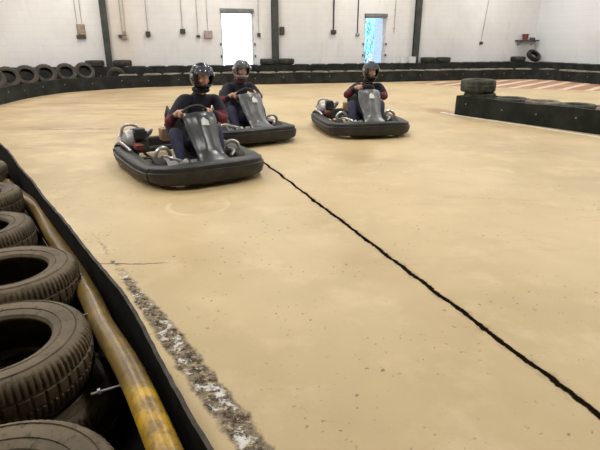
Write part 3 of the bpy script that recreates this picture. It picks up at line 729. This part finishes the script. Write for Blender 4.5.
# ------------------------------------------------------------------ drivers
def skin_mesh(nodes, edges, sub=2):
    me = bpy.data.meshes.new('tmp'); me.from_pydata([n[0] for n in nodes], edges, [])
    ob = bpy.data.objects.new('tmp', me); C.objects.link(ob)
    md = ob.modifiers.new('Skin', 'SKIN'); md.use_smooth_shade = True; md.branch_smoothing = .6
    if not me.skin_vertices: me.skin_vertices.new()
    for i, n in enumerate(nodes):
        r = n[1]; me.skin_vertices[0].data[i].radius = (r, r) if not isinstance(r, tuple) else r
        me.skin_vertices[0].data[i].use_root = (i == 0)
    md = ob.modifiers.new('Sub', 'SUBSURF'); md.levels = sub; md.render_levels = sub
    dg = bpy.context.evaluated_depsgraph_get(); dg.update()
    m2 = bpy.data.meshes.new_from_object(ob.evaluated_get(dg))
    vs = [v.co.copy() for v in m2.vertices]; fs = [tuple(p.vertices) for p in m2.polygons]
    bpy.data.objects.remove(ob); return vs, fs
def seg_d(p, a, b_):
    ab = b_ - a; t = max(0, min(1, (p - a).dot(ab) / max(ab.length_squared, 1e-9))); return (p - a - ab * t).length, t
def make_person(label, wheel, steer=0, hyaw=0, hpitch=0, helm='helmet_black', lean=.27, arm_mat=3, up=0):
    Cw, nw, ww = wheel
    pr = empty('person'); tag(pr, label, 'person')
    lat = V((0, 1, 0))
    hands = {}
    for sy in (1, -1):
        a = (R(12) if sy > 0 else R(168)) + steer
        o = lat * math.cos(a) + ww * math.sin(a); tg = -lat * math.sin(a) + ww * math.cos(a)
        hands[sy] = (Cw + o * .145, o, tg)
    ly = lean
    oy = .15; nd = [((-.28, oy, .20), .145), ((-.29, oy + (ly - oy) * .4, .34), (.13, .16)), ((-.27, oy + (ly - oy) * .8, .50), (.135, .185)), ((-.24, ly, .64 + up), (.125, .185)), ((-.195, ly, .755 + up), .095), ((-.16, ly, .82 + up), .062), ((-.13, ly, .87 + up), .052)]
    ed = [(0, 1), (1, 2), (2, 3), (3, 4), (4, 5), (5, 6)]
    bones = [((-.30, oy, .20), (-.20, ly, .76 + up), 0), ((-.16, ly, .83 + up), (-.13, ly, .9 + up), 2)]
    wr = {}
    for sy in (1, -1):
        hp, o, tg = hands[sy]
        sh = V((-.205, .20 * sy + ly, .705 + up)); elb = V((-.02, .345 * sy + ly * .6, .515 + (.04 if steer * sy > 0 else 0)))
        palm = hp + nw * .032 + o * .014; w_ = palm + (elb - palm).normalized() * .07 + nw * .012
        wr[sy] = (palm, w_)
        i = len(nd); mid = sh.lerp(elb, .5)
        nd += [(V((-.225, .12 * sy + ly, .70 + up)), .10), (sh, .090), (mid, .075), (elb, .068), (elb.lerp(w_, .5), .058), (w_, .032), (palm, (.026, .036))]
        ed += [(3, i), (i, i + 1), (i + 1, i + 2), (i + 2, i + 3), (i + 3, i + 4), (i + 4, i + 5), (i + 5, i + 6)]
        bones += [(sh, elb.lerp(sh, .25), 0), (elb.lerp(sh, .2), elb.lerp(w_, .62), arm_mat), (elb.lerp(w_, .68), elb.lerp(w_, .86), 0), (w_.lerp(elb, .02), palm, 2)]
        i = len(nd); hip = V((-.22, .10 * sy + oy, .20)); kn = V((.22, .25 * sy + oy * .5, .455)); an = V((.55, .225 * sy, .17)); toe = V((.69, .22 * sy, .235))
        nd += [(hip, .105), (hip.lerp(kn, .5), .095), (kn, .078), (kn.lerp(an, .4), .07), (an, .04), (an + V((-.02, 0, -.045)), .036), (toe, (.032, .042))]
        ed += [(0, i), (i, i + 1), (i + 1, i + 2), (i + 2, i + 3), (i + 3, i + 4), (i + 4, i + 5), (i + 5, i + 6)]
        bones += [(hip, kn, 1), (kn, an.lerp(kn, .12), 1), (an, toe, 4)]
    nd = [(V(n[0]), n[1]) for n in nd]; bones = [(V(a), V(b_), m_) for a, b_, m_ in bones]
    vs, fs = skin_mesh(nd, ed)
    mb = MB(); mb.add(vs, fs, 0, True)
    for i, f in enumerate(fs):
        c = sum((vs[j] for j in f), V()) / len(f)
        mb.m[i] = min(bones, key=lambda b_: seg_d(c, b_[0], b_[1])[0])[2]
    # head
    hr = Euler((0, hpitch, hyaw)).to_matrix(); hc = V((-.10, ly, .955 + up)); 
    mb.ellip(hc, (.088, .073, .108), 24, 18, 2, hr)
    def H(x, y, z): return hr @ V((x, y, z)) + hc
    mb.ellip(H(.045, 0, -.065), (.045, .045, .045), 14, 10, 2, hr)                      # jaw / chin
    mb.tube([H(.082, 0, .015), H(.098, 0, -.012), H(.104, 0, -.030), H(.085, 0, -.038)], [.008, .011, .014, .010], 8, mi=2)   # nose
    for sy in (1, -1):
        mb.ellip(H(.078, .030 * sy, .012), (.012, .014, .009), 12, 8, 5, hr); mb.ellip(H(.087, .030 * sy, .012), (.005, .006, .006), 10, 6, 6, hr)
        mb.tube([H(.080, .016 * sy, .030), H(.084, .032 * sy, .034), H(.074, .047 * sy, .029)], .004, 6, mi=6)            # brow
        mb.ellip(H(-.005, .074 * sy, -.01), (.018, .009, .030), 10, 8, 2, hr)                                             # ear
        mb.ellip(H(.055, .038 * sy, -.028), (.028, .026, .026), 12, 8, 2, hr)                                             # cheek
    mb.tube([H(.080, -.024, -.062), H(.092, 0, -.060), H(.080, .024, -.062)], [.004, .007, .004], 8, mi=7)
    # fingers wrapped around the rim
    for sy in (1, -1):
        hp, o, tg = hands[sy]; palm, w_ = wr[sy]; L4 = (.90, 1.0, .96, .80)
        ud = 1 if sy > 0 else -1
        for j in range(4):
            b0 = hp + tg * ud * (1.5 - j) * .0185; l = L4[j]
            mb.tube([palm.lerp(b0 + nw * .026, .45), b0 + nw * .024 + o * .020, b0 + o * .031 * l, b0 - nw * .022 * l + o * .022, b0 - nw * .029 + o * .0, b0 - nw * .022 - o * .017 * l, b0 - nw * .014 - o * .021 * l],
                    [.0105, .0105, .010, .0095, .009, .008, .005], 10, mi=2)
        mb.tube([palm + tg * ud * .012, hp + tg * ud * .034 + nw * .026 - o * .004, hp + tg * ud * .044 + nw * .018 - o * .024, hp + tg * ud * .042 + nw * .002 - o * .030], [.013, .0115, .010, .006], 10, mi=2)
    body = mb.build('body', [M['navy'], M['navy_trouser'], M['skin'], M['maroon'], M['shoe'], M['white'], M['eye_dark'], M['lips']], pr)
    # helmet shell with a face opening
    q = MB(); N1, N2 = 40, 26; rx, ry, rz = .155, .136, .156; hq = hc + hr @ V((.0, 0, .012)); vs = []
    for i in range(N2 + 1):
        e = -R(58) + (PI / 2 + R(58)) * i / N2
        for j in range(N1):
            a = 2 * PI * j / N1; chin = .022 * max(0, math.cos(a)) ** 3 * max(0, math.cos((e + .6) * 1.6))
            vs.append(hr @ V(((rx + chin) * math.cos(e) * math.cos(a), ry * math.cos(e) * math.sin(a), rz * math.sin(e))) + hq)
    fs = []
    for i in range(N2):
        for j in range(N1):
            e = -R(58) + (PI / 2 + R(58)) * (i + .5) / N2; a = (2 * PI * (j + .5) / N1 + PI) % (2 * PI) - PI
            if abs(a) < R(64) and -R(30) < e < R(26): continue
            fs.append((i * N1 + j, i * N1 + (j + 1) % N1, (i + 1) * N1 + (j + 1) % N1, (i + 1) * N1 + j))
    q.add(vs, fs, 0, True); hm = q.build('helmet', M[helm], pr); md = hm.modifiers.new('Solidify', 'SOLIDIFY'); md.thickness = .018; md.offset = -1
    q = MB(); vs = []; A, E_ = 16, 6
    for i in range(E_ + 1):
        e = R(14) + R(42) * i / E_
        for j in range(A + 1):
            a = R(-72) + R(144) * j / A; vs.append(hr @ V(((rx + .010) * math.cos(e) * math.cos(a), (ry + .008) * math.cos(e) * math.sin(a), (rz + .010) * math.sin(e))) + hq)
    q.add(vs, [(i * (A + 1) + j, i * (A + 1) + j + 1, (i + 1) * (A + 1) + j + 1, (i + 1) * (A + 1) + j) for i in range(E_) for j in range(A)], 0, True)
    vz = q.build('visor', M['visor'], hm, 'raised clear visor'); md = vz.modifiers.new('Solidify', 'SOLIDIFY'); md.thickness = .004
    for sy in (1, -1):
        q = MB(); q.cyl(hq + hr @ V((.02, ry * .98 * sy, .02)), hq + hr @ V((.02, (ry + .018) * sy, .02)), .022, 14); q.build('visor_pivot', M['alu'], hm)
    # collar
    q = MB(); q.tube([(-.155 + .085 * math.cos(a), ly + .085 * math.sin(a), .815 + up - .015 * math.cos(a)) for a in [2 * PI * j / 20 for j in range(20)]], .022, 8, closed=True); q.build('collar', M['maroon' if arm_mat == 3 and helm == 'helmet_silver' else 'navy'], pr)
    return pr

def place(o, x, y, rz): o.location = (x, y, 0); o.rotation_euler = (0, 0, rz)
karts = [(-1.36, 5.84, R(-58), 'dark grey go kart nearest the camera, leading on the left', 'fairing'),
         (-1.02, 7.98, R(-57), 'grey go kart partly hidden behind the nearest kart', 'fairing_light'),
         (.98, 8.64, R(-80), 'go kart farthest right, running apart from the other two', 'fairing_light')]
for i, (x, y, rz, lb, fm) in enumerate(karts):
    kt, wheel = make_kart(lb, fm); place(kt, x, y, rz)
    if i == 0: pr = make_person('person in a navy suit and black helmet driving the nearest kart', wheel, 0, R(8), R(8), 'helmet_black', up=.055, lean=.31)
    if i == 1: pr = make_person('person in a silver helmet and dark maroon-trimmed jacket driving the middle kart', wheel, R(6), R(-6), R(6), 'helmet_silver', up=.03, lean=.19)
    if i == 2: pr = make_person('person in a dark brown helmet with bent arms driving the right-hand kart', wheel, R(-28), R(12), R(8), 'helmet_brown', up=-.02, lean=.23)
    place(pr, x, y, rz)

# ------------------------------------------------------------------ lamps
def lamp_fixture(s, n):
    e = empty('fluorescent_light'); e.matrix_world = BF @ Matrix.Translation((s, n, HC - .003)); tag(e, 'twin-tube fluorescent batten fixed under the ceiling, out of view', 'ceiling light', 'fluorescent battens')
    q = MB(); q.box((0, 0, -.04), (.2, 1.5, .08), bev=.01); q.build('housing', M['white'], e)
    for sx in (-.05, .05):
        q = MB(); q.cyl((sx, -.72, -.10), (sx, .72, -.10), .015, 10); q.build('tube', M['tube_glow'], e)
    ld = bpy.data.lights.new('lamp', 'AREA'); ld.shape = 'RECTANGLE'; ld.size = .5; ld.size_y = 1.6; ld.energy = LAMP; ld.color = (1, .97, .93)
    lo = bpy.data.objects.new('lamp', ld); C.objects.link(lo); lo.parent = e; lo.location = (0, 0, -.14)
LAMP = 150
for s in (-13, -8, -3, 2.5, 8):
    for n in (-2.2, -7, -12, -17): lamp_fixture(s, n)

# sun outdoors and sky
sd = bpy.data.lights.new('sun', 'SUN'); sd.energy = 22; sd.angle = R(1); so = bpy.data.objects.new('sun', sd); C.objects.link(so)
so.rotation_euler = V((-.80, .35, -.62)).to_track_quat('-Z', 'Y').to_euler(); so.location = (20, 30, 15)
w = bpy.data.worlds.new('World'); S.world = w; w.use_nodes = True; nt = w.node_tree
bg = nt.nodes['Background']; tc = nt.nodes.new('ShaderNodeTexCoord'); sp_ = nt.nodes.new('ShaderNodeSeparateXYZ'); nt.links.new(tc.outputs['Generated'], sp_.inputs[0])
mr = nt.nodes.new('ShaderNodeMapRange'); nt.links.new(sp_.outputs[2], mr.inputs[0]); mr.inputs[1].default_value = -.05; mr.inputs[2].default_value = .35
mx = nt.nodes.new('ShaderNodeMix'); mx.data_type = 'RGBA'; nt.links.new(mr.outputs[0], mx.inputs[0]); mx.inputs[6].default_value = (.35, .75, 1, 1); mx.inputs[7].default_value = (.12, .42, .95, 1)
nt.links.new(mx.outputs[2], bg.inputs[0]); bg.inputs[1].default_value = 2.2

# ------------------------------------------------------------------ camera
cd = bpy.data.cameras.new('camera'); cam = bpy.data.objects.new('camera', cd); C.objects.link(cam); S.camera = cam
cd.sensor_width = 36; cd.lens = 500 / 600 * 36; cd.clip_start = .05; cd.clip_end = 200
cam.location = (0, 0, 1.4); cam.rotation_euler = (R(90) - math.atan(183 / 500), 0, 0)
S.view_settings.view_transform = 'Standard'; S.view_settings.look = 'None'; S.view_settings.gamma = 1; S.view_settings.use_curve_mapping = False
S.view_settings.exposure = -0.15
